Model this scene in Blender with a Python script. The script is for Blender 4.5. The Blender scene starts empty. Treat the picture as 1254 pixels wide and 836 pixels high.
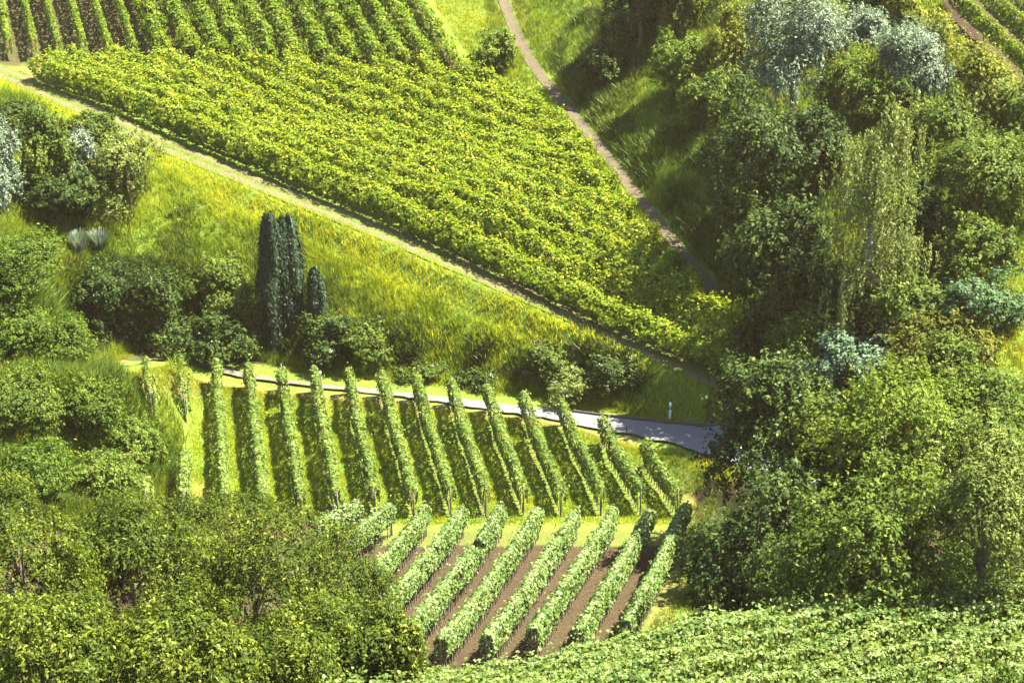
import bpy, math
import numpy as np
from math import radians as R
rng = np.random.default_rng(7)
S = bpy.context.scene
COL = S.collection
# ------------------------------------------------------------------ camera
F, CU, CV, H, P = 2100.0, 627.0, 418.0, 47.5, R(25)
FW = np.array([0, math.cos(P), -math.sin(P)]); UP = np.array([0, math.sin(P), math.cos(P)]); RT = np.array([1., 0, 0])
CAM = np.array([0, 0, H])
def unproj(u, v, d):
    u, v, d = np.broadcast_arrays(np.asarray(u, float), np.asarray(v, float), np.asarray(d, float))
    return CAM + d[..., None]*(RT*((u-CU)/F)[..., None] + UP*((CV-v)/F)[..., None] + FW)
def proj(p):
    q = np.asarray(p) - CAM; d = np.maximum(q @ FW, 1.0)
    return CU + F*(q @ RT)/d, CV - F*(q @ UP)/d, d
# ------------------------------------------------------------------ terrain: a few surveyed heights, smoothly joined
flat = lambda u, v, z=0.: (u, v, (H-z)/(-(FW + UP*((CV-v)/F))[2]))
ctl = [flat(130,452,.2), flat(300,468,.1), flat(480,485), flat(600,498), flat(700,512), flat(800,530,-.1), flat(880,548,-.3), flat(960,565,-.4),
 flat(250,540), flat(400,560), flat(550,560), flat(700,580), flat(800,600), flat(300,630), flat(420,635), flat(520,640), flat(650,640), flat(760,640), flat(850,640,.2),
 (880,468,101.5),(740,405,105.5),(600,340,108.6),(480,285,112),(330,225,116.5),(200,175,121),(40,105,128),(-80,60,133),
 (590,100,128),(450,90,129),(300,85,130.3),(60,80,132.5),(700,200,119),(550,200,120),(400,170,123.5),(800,330,109.5),
 (300,0,138),(60,0,140),(520,0,137.5),(300,-200,163),(60,-200,166),(600,-200,160),(-150,0,141),
 (620,20,137),(660,110,129),(720,175,121.5),(800,280,111.5),(850,335,107),(900,430,102.5),
 (900,100,118.5),(800,40,128),(1000,0,124),(1254,0,121),(1254,150,110),(1254,300,100),(1254,420,92.5),(1100,250,103),(1000,200,108),(1000,380,99),(1100,400,95),(1400,100,112),(1000,-200,140),(1400,-200,135),
 (1000,500,95),(1150,550,89),(950,650,86),(1100,650,82),(1254,600,83),
 (772,790,76.5),(600,800,76),(460,790,76.5),(830,720,83.5),(700,720,83.5),(520,720,84),(350,720,83),
 (0,300,101),(0,200,112),(0,450,92),(100,420,97),(100,500,95),(150,600,92.3),(0,600,86.5),(100,330,110),(-150,450,88),(-150,250,103),
 (850,815,61),(450,888,57.5),(1254,750,65),(1050,786,63.2),(627,900,55),(1000,900,56),(1400,800,63),(250,836,62),(0,836,60),(150,760,69),(300,760,72),(0,720,74),(-150,700,72)]
ctl = np.array(ctl, float); CP = unproj(ctl[:,0], ctl[:,1], ctl[:,2])
extra = np.array([(0,0,42),(-60,0,41),(60,0,41),(0,20,29.5),(-45,22,28),(45,22,28),(-95,90,20),(95,90,19),(-95,150,22),(95,150,24),(0,215,27),(-90,215,27),(90,215,30)]+[(x,61,3.4) for x in (-9,-4,1,5)]+[(x,59.6,3.9) for x in (-9,-4,1,5)], float)
CP = np.vstack([CP, extra])
def tps_k(a, b):
    r2 = ((a[:,None,:]-b[None,:,:])**2).sum(-1)
    return np.where(r2 > 1e-9, .5*r2*np.log(np.maximum(r2,1e-9)), 0)
XY = CP[:,:2]/50.; n = len(XY)
A = np.zeros((n+3, n+3)); A[:n,:n] = tps_k(XY, XY) + np.eye(n)*2e-3
A[:n,n] = 1; A[:n,n+1:] = XY; A[n:,:n] = A[:n,n:].T
W = np.linalg.solve(A, np.r_[CP[:,2], 0, 0, 0])
def h0(x, y):
    x = np.asarray(x, float); sh = x.shape; q = np.c_[x.ravel(), np.asarray(y, float).ravel()]/50.
    out = np.empty(len(q))
    for i in range(0, len(q), 40000):
        b = q[i:i+40000]; out[i:i+40000] = tps_k(b, XY) @ W[:n] + W[n] + b @ W[n+1:]
    return out.reshape(sh)
# fast lookup table
GX = np.arange(-110, 110.01, .5); GY = np.arange(-15, 225.01, .5)
TAB = h0(*np.meshgrid(GX, GY))
def bil(T, x, y):
    fx = np.clip((np.asarray(x)-GX[0])/.5, 0, len(GX)-1.001); fy = np.clip((np.asarray(y)-GY[0])/.5, 0, len(GY)-1.001)
    i = fx.astype(int); j = fy.astype(int); a = fx-i; b = fy-j
    return T[j,i]*(1-a)*(1-b)+T[j,i+1]*a*(1-b)+T[j+1,i]*(1-a)*b+T[j+1,i+1]*a*b
def hgt(x, y): return bil(TAB, x, y)
def at(u, v):
    """where the sight line through a photo point meets the ground"""
    u = np.atleast_1d(np.asarray(u, float)); v = np.atleast_1d(np.asarray(v, float))
    lo = np.full(u.shape, 45.); hit = np.full(u.shape, np.nan)
    for d in np.arange(45, 200, .25):
        p = unproj(u, v, d); m = np.isnan(hit) & (p[:,2] <= hgt(p[:,0], p[:,1])); hit[m] = d
    hit = np.where(np.isnan(hit), 200, hit); a = hit-.25; b = hit.copy()
    for _ in range(8):
        c = (a+b)/2; p = unproj(u, v, c); m = p[:,2] <= hgt(p[:,0], p[:,1]); b = np.where(m, c, b); a = np.where(m, a, c)
    return unproj(u, v, b)
def resample(pts, step):
    pts = np.asarray(pts, float); s = np.r_[0, np.cumsum(np.linalg.norm(np.diff(pts[:,:2], axis=0), axis=1))]
    k = max(2, int(s[-1]/step)+1); t = np.linspace(0, s[-1], k)
    return np.stack([np.interp(t, s, pts[:,i]) for i in range(pts.shape[1])], 1)
def smooth(pts, it=30):
    p = pts.copy()
    for _ in range(it): p[1:-1] = .5*p[1:-1]+.25*(p[:-2]+p[2:])
    return p
def pline(px, step=.5, it=30):
    px = np.array(px, float); return smooth(resample(at(px[:,0], px[:,1]), step), it)
def seg_dist(x, y, line):
    best = np.full(x.shape, 1e9)
    for a, b in zip(line[:-1], line[1:]):
        dx, dy = b[0]-a[0], b[1]-a[1]; L = dx*dx+dy*dy+1e-9
        t = np.clip(((x-a[0])*dx+(y-a[1])*dy)/L, 0, 1)
        best = np.minimum(best, (x-a[0]-t*dx)**2+(y-a[1]-t*dy)**2)
    return np.sqrt(best)
# value noise
NT = np.random.default_rng(3).random((64,64))
def vnoise(x, y):
    xi = np.floor(x).astype(int); yi = np.floor(y).astype(int); a = x-xi; b = y-yi; a = a*a*(3-2*a); b = b*b*(3-2*b)
    g = lambda i, j: NT[i%64, j%64]
    return g(xi,yi)*(1-a)*(1-b)+g(xi+1,yi)*a*(1-b)+g(xi,yi+1)*(1-a)*b+g(xi+1,yi+1)*a*b
def fbm(x, y): return (vnoise(x,y)*.55+vnoise(x*2.1+9,y*2.1)*.3+vnoise(x*4.3,y*4.3+5)*.15)
def inpoly(u, v, poly):
    r = np.zeros(np.shape(u), bool); m = len(poly)
    for i in range(m):
        x1, y1 = poly[i]; x2, y2 = poly[(i+1)%m]
        c = ((y1 > v) != (y2 > v)) & (u < (x2-x1)*(v-y1)/((y2-y1) or 1e-9)+x1); r ^= c
    return r
# ------------------------------------------------------------------ materials
def mat(name):
    m = bpy.data.materials.new(name); m.use_nodes = True; t = m.node_tree; t.nodes.clear()
    return m, t, t.nodes.new('ShaderNodeOutputMaterial')
def nd(t, kind, **kw):
    n_ = t.nodes.new(kind)
    for k, v in kw.items():
        if k in n_.inputs: n_.inputs[k].default_value = v
        else: setattr(n_, k, v)
    return n_
def ramp(t, fac, stops):
    r = t.nodes.new('ShaderNodeValToRGB'); e = r.color_ramp.elements
    while len(e) < len(stops): e.new(.5)
    for q, (p, c) in zip(e, stops): q.position = p; q.color = (*c, 1)
    t.links.new(fac, r.inputs[0]); return r.outputs[0]
def mixc(t, fac, a, b, mode='MIX'):
    m = t.nodes.new('ShaderNodeMix'); m.data_type = 'RGBA'; m.blend_type = mode
    for k, s in ((0, fac), (6, a), (7, b)):
        if hasattr(s, 'links'): t.links.new(s, m.inputs[k])
        elif k == 0: m.inputs[0].default_value = s
        else: m.inputs[k].default_value = (*s, 1)
    return m.outputs[2]
def noise(t, scale, detail=3, rough=.6, coord=None):
    nn = nd(t, 'ShaderNodeTexNoise', Scale=scale, Detail=detail, Roughness=rough)
    if coord is None:
        g = t.nodes.new('ShaderNodeNewGeometry'); coord = g.outputs['Position']
    t.links.new(coord, nn.inputs['Vector']); return nn.outputs['Fac']
MATS = {}
def leafmat(name, stops, trans=.35, tint=(1.25,1.15,.5), rough=.62, spec=.12, patch=.5, pscale=.35):
    if name in MATS: return MATS[name]
    m, t, out = mat(name)
    a = nd(t, 'ShaderNodeAttribute', attribute_name='rnd')
    nz = noise(t, pscale, 2)
    ad = nd(t, 'ShaderNodeMath', operation='MULTIPLY_ADD'); t.links.new(nz, ad.inputs[0]); ad.inputs[1].default_value = patch*1.6
    sb = nd(t, 'ShaderNodeMath', operation='ADD'); sb.inputs[1].default_value = -patch*.8
    t.links.new(a.outputs['Fac'], ad.inputs[2]); t.links.new(ad.outputs[0], sb.inputs[0])
    c = ramp(t, sb.outputs[0], stops)
    p = nd(t, 'ShaderNodeBsdfPrincipled', Roughness=rough); p.inputs['Specular IOR Level'].default_value = spec
    t.links.new(c, p.inputs['Base Color'])
    tr = t.nodes.new('ShaderNodeBsdfTranslucent'); t.links.new(mixc(t, 1., c, tint, 'MULTIPLY'), tr.inputs[0])
    mx = t.nodes.new('ShaderNodeMixShader'); mx.inputs[0].default_value = trans
    t.links.new(p.outputs[0], mx.inputs[1]); t.links.new(tr.outputs[0], mx.inputs[2]); t.links.new(mx.outputs[0], out.inputs[0])
    MATS[name] = m; return m
def plain(name, c1, c2, scale=6, rough=.8, bump=0):
    if name in MATS: return MATS[name]
    m, t, out = mat(name); p = nd(t, 'ShaderNodeBsdfPrincipled', Roughness=rough); p.inputs['Specular IOR Level'].default_value = .25
    nz = noise(t, scale, 4); t.links.new(ramp(t, nz, [(.3, c1), (.7, c2)]), p.inputs['Base Color'])
    if bump:
        b = nd(t, 'ShaderNodeBump', Strength=bump, Distance=.05); t.links.new(nz, b.inputs['Height']); t.links.new(b.outputs[0], p.inputs['Normal'])
    t.links.new(p.outputs[0], out.inputs[0]); MATS[name] = m; return m
BARK = plain('bark', (.06,.042,.03), (.14,.105,.08), 9, .9, .5)
PALEBARK = plain('pale_bark', (.22,.2,.18), (.42,.4,.37), 5, .8)
STAKE = plain('weathered_wood', (.09,.065,.055), (.2,.16,.14), 14, .9)
PALEWOOD = plain('grey_wood', (.07,.06,.045), (.14,.125,.1), 14, .9)
# ------------------------------------------------------------------ mesh helpers
def mkmesh(name, V, Fq, m, fattr=None, smooth_=False):
    me = bpy.data.meshes.new(name); V = np.asarray(V, np.float32); Fq = np.asarray(Fq, np.int32); k = Fq.shape[1]
    me.vertices.add(len(V)); me.vertices.foreach_set('co', V.ravel())
    me.loops.add(Fq.size); me.loops.foreach_set('vertex_index', Fq.ravel())
    me.polygons.add(len(Fq)); me.polygons.foreach_set('loop_start', np.arange(0, Fq.size, k, dtype=np.int32))
    me.polygons.foreach_set('loop_total', np.full(len(Fq), k, np.int32))
    if smooth_: me.polygons.foreach_set('use_smooth', np.ones(len(Fq), bool))
    if fattr is not None:
        at_ = me.attributes.new('rnd', 'FLOAT', 'FACE'); at_.data.foreach_set('value', np.asarray(fattr, np.float32))
    me.materials.append(m); me.update(); return me
def link(name, me, parent=None, loc=None):
    o = bpy.data.objects.new(name, me); COL.objects.link(o)
    if parent is not None: o.parent = parent
    if loc is not None: o.location = loc
    return o
def thing(name, label, cat, loc, group=None):
    o = bpy.data.objects.new(name, None); COL.objects.link(o); o.location = loc; o.empty_display_size = .3
    o['label'] = label; o['category'] = cat
    if group: o['group'] = group
    return o
def nrm(a): return a/np.maximum(np.linalg.norm(a, axis=-1, keepdims=True), 1e-9)
def leaves(Pt, N, L, Wd, axis=None, axw=0., fold=.12):
    """one folded diamond leaf per point"""
    k = len(Pt); r = rng.normal(size=(k,3))
    if axis is not None: r = nrm(r)*(1-axw)+np.asarray(axis)*axw
    T = nrm(r - N*(r*N).sum(1, keepdims=True)); B = np.cross(N, T)
    L = np.broadcast_to(L, (k,))[:,None]; Wd = np.broadcast_to(Wd, (k,))[:,None]
    V = np.empty((k,4,3)); V[:,0] = Pt-T*L*.5; V[:,1] = Pt+B*Wd*.5+N*L*fold-T*L*.08; V[:,2] = Pt+T*L*.5-N*L*fold*.6; V[:,3] = Pt-B*Wd*.5+N*L*fold-T*L*.08
    return V.reshape(-1,3), np.arange(k*4).reshape(k,4)
def tube(pts, rads, sides=6):
    pts = np.asarray(pts, float); k = len(pts); V = []; Fs = []
    d = np.gradient(pts, axis=0); d = nrm(d)
    ref = np.array([0,0,1.]) if abs(d[0][2]) < .9 else np.array([1.,0,0])
    for i in range(k):
        a = nrm(np.cross(d[i], ref)); b = np.cross(d[i], a)
        for s in range(sides):
            th = 2*math.pi*s/sides; V.append(pts[i]+rads[i]*(a*math.cos(th)+b*math.sin(th)))
    for i in range(k-1):
        for s in range(sides): Fs.append((i*sides+s, i*sides+(s+1)%sides, (i+1)*sides+(s+1)%sides, (i+1)*sides+s))
    c = len(V); V.append(pts[-1]+d[-1]*rads[-1]*.3)
    for s in range(0, sides): Fs.append(((k-1)*sides+s, (k-1)*sides+(s+1)%sides, c, c))
    return np.array(V), np.array(Fs)
def cat_tubes(lst):
    V, Fs, o = [], [], 0
    for v, f in lst: V.append(v); Fs.append(f+o); o += len(v)
    return np.vstack(V), np.vstack(Fs)
def tubemesh(name, lst, m):
    V, Fs = cat_tubes(lst); me = bpy.data.meshes.new(name)
    me.from_pydata(V.tolist(), [], [tuple(dict.fromkeys(q)) for q in Fs.tolist()]); me.materials.append(m)
    me.polygons.foreach_set('use_smooth', [True]*len(me.polygons)); me.update(); return me
# ------------------------------------------------------------------ lines measured on the photograph, taken to the ground
ROAD_FAR = [(60,446),(130,448),(200,452),(300,462),(400,471),(480,478),(560,486),(640,495),(700,503),(760,510),(820,519),(870,527),(930,535),(1000,548)]
ROAD_NEAR = [(60,451),(130,453),(200,458),(300,469),(400,478.5),(480,488),(560,499),(640,512),(700,524),(760,538),(800,552),(850,572),(920,600),(1000,640)]
PATH = [(-40,72),(40,105),(120,142),(200,178),(335,232),(480,289),(600,341),(740,402),(880,466),(930,488)]
GULLY = [(608,-30),(624,22),(652,78),(698,132),(747,192),(798,260),(848,318),(888,372)]
rf = pline(ROAD_FAR); rn = pline(ROAD_NEAR); pc = pline(PATH); gc = pline(GULLY, it=40)
kk = min(len(rf), len(rn)); rf = resample(rf, .5); m_ = len(rf); 
def renum(p, k): 
    i = np.linspace(0, len(p)-1, k); return np.stack([np.interp(i, np.arange(len(p)), p[:,c]) for c in range(3)], 1)
rn = renum(rn, m_)
# bench the ground under road, path and gully track
gx, gy = np.meshgrid(GX, GY)
def bench(line, half, blend, zoff=0):
    global TAB
    best = np.full(gx.shape, 1e9); zz = np.zeros(gx.shape)
    near = (gx > line[:,0].min()-12)&(gx < line[:,0].max()+12)&(gy > line[:,1].min()-12)&(gy < line[:,1].max()+12)
    x, y = gx[near], gy[near]; D = (x[:,None]-line[None,:,0])**2+(y[:,None]-line[None,:,1])**2
    j = D.argmin(1); d = np.sqrt(D.min(1)); w = np.clip((half+blend-d)/blend, 0, 1); w = w*w*(3-2*w)
    T = TAB.copy(); T[near] = TAB[near]*(1-w)+(line[j,2]+zoff)*w; TAB = T
rc = (rf+rn)/2; rc[:,2] = smooth(rc, 200)[:,2]
bench(rc, 2.7, 1.8); bench(pc, 1.0, 1.2); bench(gc, .6, 1.2, -.25)
MID_T = [(185,474),(226,472),(267,470),(306,474),(346,477),(386,480),(428,482),(468,485),(510,489),(553,495),(597,503),(640,510),(687,521),(737,543),(789,570)]
MID_B = [(182,640),(228,640),(277,640),(325,640),(370,640),(414,636),(460,633),(507,634),(552,632),(595,632),(641,631),(687,632),(736,631),(784,631),(829,633)]
LOW_T = [(838,655),(795,662),(751,660),(706,660),(659,660),(614,658),(567,658),(522,656),(480,655),(440,650)]
LOW_B = [(772,792),(715,802),(660,802),(605,812),(550,815),(500,815),(455,800),(425,770),(430,695),(385,680)]
def straight(a, b):
    p = at([a[0], b[0]], [a[1], b[1]]); return p[0], p[1]
mid = [straight(a, b) for a, b in zip(MID_T, MID_B)]
low = [straight(a, b) for a, b in zip(LOW_T, LOW_B)]
TOPX = [13,44,74,105,136,167, 203,236,270,300,333,366,399,431,463,493,525,558]
TOPS = [.17,.22,.27,.28,.31,.33, .38,.40,.42,.44,.46,.49,.51,.53,.56,.58,.60,.62]
TOPV = [76,76,77,77,78,80, 84,85,87,89,90,91,92,93,94,95,97,98]
top = [straight((x, v), (x-s*(v+75), -75)) for x, s, v in zip(TOPX, TOPS, TOPV)]
tr_ = [straight((1158,10), (1275,122)), straight((1192,5), (1290,92)), straight((1228,5), (1310,75))]
UP_POLY = [(40,98),(170,162),(340,238),(600,346),(740,408),(905,478),(912,440),(880,395),(838,352),(784,298),(750,245),(708,190),(655,143),(590,104),(500,100),(380,95),(200,90),(90,86)]
# ------------------------------------------------------------------ ground
fx = np.r_[np.arange(-110,-46,2.), np.arange(-46,46,.23), np.arange(46,111,2.)]
fy = np.r_[np.arange(-15,42,1.5), np.arange(42,150,.23), np.arange(150,226,2.)]
mx_, my_ = np.meshgrid(fx, fy); X, Y = mx_.ravel(), my_.ravel(); Z = hgt(X, Y)
Z = Z + (fbm(X*.8, Y*.8)-.5)*.12
pu, pv, pd = proj(np.c_[X, Y, Z])
soil = np.zeros(len(X)); dry = np.zeros(len(X)); lit = np.zeros(len(X))
nzz = fbm(X*.7, Y*.7); nz2 = fbm(X*2.2+40, Y*2.2)
lowpoly = [(415,652),(850,650),(790,800),(740,830),(350,830),(400,690)]
a_ = inpoly(pu, pv, lowpoly); soil[a_] = .95
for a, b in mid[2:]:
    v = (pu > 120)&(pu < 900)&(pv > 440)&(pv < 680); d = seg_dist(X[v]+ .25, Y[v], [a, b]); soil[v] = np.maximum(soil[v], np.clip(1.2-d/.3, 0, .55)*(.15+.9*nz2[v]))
for a, b in top:
    v = (pv < 130)&(pu < 640); d = seg_dist(X[v], Y[v], [a, b]); soil[v] = np.maximum(soil[v], np.clip(1.5-d/1.1, 0, .85))
v = inpoly(pu, pv, UP_POLY)&(seg_dist(X, Y, pc[::4]) > 2.6); soil[v] = .6
head = inpoly(pu, pv, [(128,450),(300,470),(480,488),(700,518),(800,545),(780,560),(690,525),(480,503),(300,490),(215,486),(150,480)])
dry[head] = .8
dry[inpoly(pu, pv, [(0,84),(60,84),(75,118),(40,112),(0,98)])] = .9
hl = inpoly(pu, pv, [(830,575),(880,600),(862,680),(812,790),(778,790),(842,660)]); dry[hl] = .75
v = inpoly(pu, pv, [(430,640),(840,640),(850,668),(430,668)]); dry[v] = .3; soil[v] = np.minimum(soil[v], .3)
soil[inpoly(pu, pv, [(835,670),(848,690),(800,780),(778,785)])] = .0
v = inpoly(pu, pv, [(120,600),(215,560),(260,600),(230,640),(120,625)]); dry[v] = .85
v = inpoly(pu, pv, [(595,-10),(650,-10),(640,90),(600,80)]); dry[v] = .7
soil[inpoly(pu, pv, [(1140,-60),(1330,-60),(1330,150),(1262,150),(1165,45)])] = .9
dry *= np.clip(.35+1.3*nzz, 0, 1.2)
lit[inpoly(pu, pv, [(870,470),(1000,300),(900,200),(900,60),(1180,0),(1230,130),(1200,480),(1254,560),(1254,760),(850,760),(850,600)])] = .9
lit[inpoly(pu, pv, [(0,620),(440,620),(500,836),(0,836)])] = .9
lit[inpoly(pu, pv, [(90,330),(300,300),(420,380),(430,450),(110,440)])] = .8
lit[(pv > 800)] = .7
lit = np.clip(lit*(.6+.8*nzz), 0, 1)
nx, ny = len(fx), len(fy); ii = np.arange(nx*ny).reshape(ny, nx)
Fg = np.stack([ii[:-1,:-1], ii[:-1,1:], ii[1:,1:], ii[1:,:-1]], -1).reshape(-1,4)
gm, t, out = mat('meadow_soil')
at_ = lambda k: nd(t, 'ShaderNodeAttribute', attribute_name=k).outputs['Fac']
n1 = noise(t, .25, 4); n2 = noise(t, 2.2, 4); n3 = noise(t, 9, 4, .7)
gcol = mixc(t, .5, ramp(t, n1, [(.3,(.045,.08,.012)),(.55,(.085,.13,.014)),(.75,(.14,.17,.018))]), ramp(t, n3, [(.3,(.035,.06,.01)),(.7,(.14,.18,.022))]))
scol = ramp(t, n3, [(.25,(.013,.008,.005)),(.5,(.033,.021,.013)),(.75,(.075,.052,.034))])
dcol = ramp(t, n2, [(.3,(.08,.1,.014)),(.5,(.12,.11,.028)),(.7,(.15,.108,.058))])
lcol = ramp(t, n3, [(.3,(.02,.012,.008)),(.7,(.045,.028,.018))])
def fa(k):
    m2 = nd(t, 'ShaderNodeMath', operation='MULTIPLY_ADD'); t.links.new(n3, m2.inputs[0]); m2.inputs[1].default_value = .6
    s2 = nd(t, 'ShaderNodeMath', operation='ADD'); s2.inputs[1].default_value = -.3
    t.links.new(at_(k), m2.inputs[2]); t.links.new(m2.outputs[0], s2.inputs[0]); s2.use_clamp = True
    mm = nd(t, 'ShaderNodeMath', operation='MULTIPLY', use_clamp=True); t.links.new(s2.outputs[0], mm.inputs[0]); t.links.new(at_(k), mm.inputs[1]); 
    q = nd(t, 'ShaderNodeMath', operation='POWER', use_clamp=True); t.links.new(mm.outputs[0], q.inputs[0]); q.inputs[1].default_value = .5; return q.outputs[0]
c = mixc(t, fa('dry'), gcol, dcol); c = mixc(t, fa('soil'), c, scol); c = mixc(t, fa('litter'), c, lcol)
p = nd(t, 'ShaderNodeBsdfPrincipled', Roughness=.95); p.inputs['Specular IOR Level'].default_value = .1
b = nd(t, 'ShaderNodeBump', Strength=.7, Distance=.08); t.links.new(n3, b.inputs['Height']); t.links.new(b.outputs[0], p.inputs['Normal'])
t.links.new(c, p.inputs['Base Color']); t.links.new(p.outputs[0], out.inputs[0])
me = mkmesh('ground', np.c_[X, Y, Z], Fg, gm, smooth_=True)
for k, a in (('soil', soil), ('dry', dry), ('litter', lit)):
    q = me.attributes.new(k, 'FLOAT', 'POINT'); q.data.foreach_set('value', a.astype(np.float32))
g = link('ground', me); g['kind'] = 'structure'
# ------------------------------------------------------------------ road, track, kerb
def ribbon(name, A_, B_, m, lift, cols=5, kind='structure', edge=0):
    k = len(A_); V = []
    for j in range(cols):
        w = j/(cols-1); q = A_*(1-w)+B_*w
        if edge and j in (0, cols-1):
            q[:,:2] += (np.random.default_rng(j).random((k,1))-.5)*edge
        q[:,2] = hgt(q[:,0], q[:,1])+lift+(0.0 if 0 < j < cols-1 else -.02); V.append(q)
    V = np.stack(V, 1).reshape(-1,3); i = np.arange(k*cols).reshape(k, cols)
    Fs = np.stack([i[:-1,:-1], i[1:,:-1], i[1:,1:], i[:-1,1:]], -1).reshape(-1,4)   # one row of faces per step along the line
    o = link(name, mkmesh(name, V, Fs, m, smooth_=True)); o['kind'] = kind; return o
rm, t, out = mat('worn_asphalt')
x_ = nd(t, 'ShaderNodeSeparateXYZ'); gg = t.nodes.new('ShaderNodeNewGeometry'); t.links.new(gg.outputs['Position'], x_.inputs[0])
mr = nd(t, 'ShaderNodeMapRange'); mr.inputs['From Min'].default_value = -14; mr.inputs['From Max'].default_value = 0; t.links.new(x_.outputs[0], mr.inputs[0])
c = mixc(t, mr.outputs[0], ramp(t, noise(t, 3, 4), [(.35,(.055,.042,.026)),(.65,(.095,.074,.05))]), ramp(t, noise(t, 1.2, 5), [(.35,(.072,.072,.08)),(.65,(.1,.1,.108))]))
c = mixc(t, .35, c, ramp(t, noise(t, 30, 2), [(.35,(.05,.047,.043)),(.65,(.115,.11,.1))]))
p = nd(t, 'ShaderNodeBsdfPrincipled', Roughness=.85); t.links.new(c, p.inputs['Base Color']); t.links.new(p.outputs[0], out.inputs[0])
ribbon('road', rf, rn, rm, .16, 9, edge=.22)
sel = (rf[:,0] > 3)
k1 = rf[sel].copy(); dv = nrm((rf-rn)*np.array([1,1,0]))[sel]
km = plain('dark_kerb', (.03,.025,.02), (.07,.06,.05), 8)
# a low dark kerb along the far edge of the road: top and road-side face
A0, A1 = k1+dv*.03, k1+dv*.2
V = []
for q, zz in ((A0,.1),(A0,.27),(A1,.27),(A1,.0)):
    w = q.copy(); w[:,2] = hgt(w[:,0], w[:,1])+zz; V.append(w)
V = np.stack(V, 1).reshape(-1,3); i = np.arange(len(k1)*4).reshape(-1,4)
Fs = np.concatenate([np.stack([i[:-1,j], i[1:,j], i[1:,j+1], i[:-1,j+1]], -1) for j in range(3)])
o = link('kerb', mkmesh('kerb', V, Fs, km)); o['kind'] = 'structure'
def offs(line, d):
    tt = nrm(np.gradient(line[:,:2], axis=0)); q = line.copy(); q[:,0] += -tt[:,1]*d; q[:,1] += tt[:,0]*d; return q
def track(name, base_cols, worn_cols, ruts, width):
    m, t, out = mat(name); a_ = nd(t, 'ShaderNodeAttribute', attribute_name='rnd').outputs['Fac']
    f = nd(t, 'ShaderNodeMath', operation='MULTIPLY_ADD'); t.links.new(noise(t, 1.3, 5, .7), f.inputs[0]); f.inputs[1].default_value = 2.4; t.links.new(a_, f.inputs[2])
    q = nd(t, 'ShaderNodeMapRange'); q.inputs['From Min'].default_value = 1.45; q.inputs['From Max'].default_value = 2.0; t.links.new(f.outputs[0], q.inputs[0])
    n3 = noise(t, 8, 4, .7); c = mixc(t, q.outputs[0], ramp(t, n3, [(.3, base_cols[0]), (.7, base_cols[1])]), ramp(t, n3, [(.3, worn_cols[0]), (.7, worn_cols[1])]))
    p = nd(t, 'ShaderNodeBsdfPrincipled', Roughness=.95); p.inputs['Specular IOR Level'].default_value = .1; t.links.new(c, p.inputs['Base Color'])
    b_ = nd(t, 'ShaderNodeBump', Strength=.6, Distance=.06); t.links.new(n3, b_.inputs['Height']); t.links.new(b_.outputs[0], p.inputs['Normal']); t.links.new(p.outputs[0], out.inputs[0])
    return m
def worn_ribbon(name, line, half, m, ruts):
    cols = 17; o = ribbon(name, offs(line, half), offs(line, -half), m, .08, cols)
    me = o.data; c = (np.arange(cols-1)+.5)/(cols-1)*2*half-half
    prof = np.max([np.exp(-((c-r)/.26)**2) for r in ruts], axis=0); k = len(me.polygons)
    q = me.attributes.new('rnd', 'FLOAT', 'FACE'); q.data.foreach_set('value', np.tile(prof, k//(cols-1)).astype(np.float32))
worn_ribbon('path', pc, 1.0, track('worn_grass_track', [(.04,.06,.01),(.085,.11,.016)], [(.065,.055,.026),(.125,.1,.06)], 0, 0), [-.45,.5])
worn_ribbon('gully_path', gc, .48, track('stony_track', [(.035,.055,.01),(.08,.095,.018)], [(.045,.034,.022),(.09,.07,.05)], 0, 0), [-.15,.2])
# ------------------------------------------------------------------ vine rows
V_UP = leafmat('sunny_vine_leaf', [(0,(.045,.1,.01)),(.35,(.11,.18,.014)),(.75,(.22,.27,.024)),(1,(.4,.38,.06))], .47, patch=.22, pscale=.6)
V_TOP = leafmat('top_vine_leaf', [(0,(.04,.09,.012)),(.5,(.1,.16,.016)),(1,(.21,.25,.025))], .42)
V_MID = leafmat('vine_leaf', [(0,(.04,.08,.018)),(.5,(.095,.145,.026)),(1,(.2,.24,.055))], .36)
V_LOW = leafmat('pale_vine_leaf', [(0,(.035,.075,.015)),(.45,(.09,.145,.03)),(.8,(.14,.195,.055)),(1,(.2,.25,.1))], .3, rough=.5, spec=.28, tint=(1.2,1.15,.6))
V_FG = leafmat('near_vine_leaf', [(0,(.03,.07,.012)),(.5,(.085,.135,.022)),(.85,(.15,.185,.04)),(1,(.2,.23,.06))], .36, spec=.2, rough=.5)
stake_me = tubemesh('vine_stem', [tube([(0,0,-.15),(.02,.01,.45),(-.01,0,1.15)], [.035,.03,.022], 5)], STAKE)
post_me = tubemesh('row_post', [tube([(0,0,-.3),(0,0,1.0),(0,0,2.0)], [.05,.05,.048], 6)], PALEWOOD)
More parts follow.
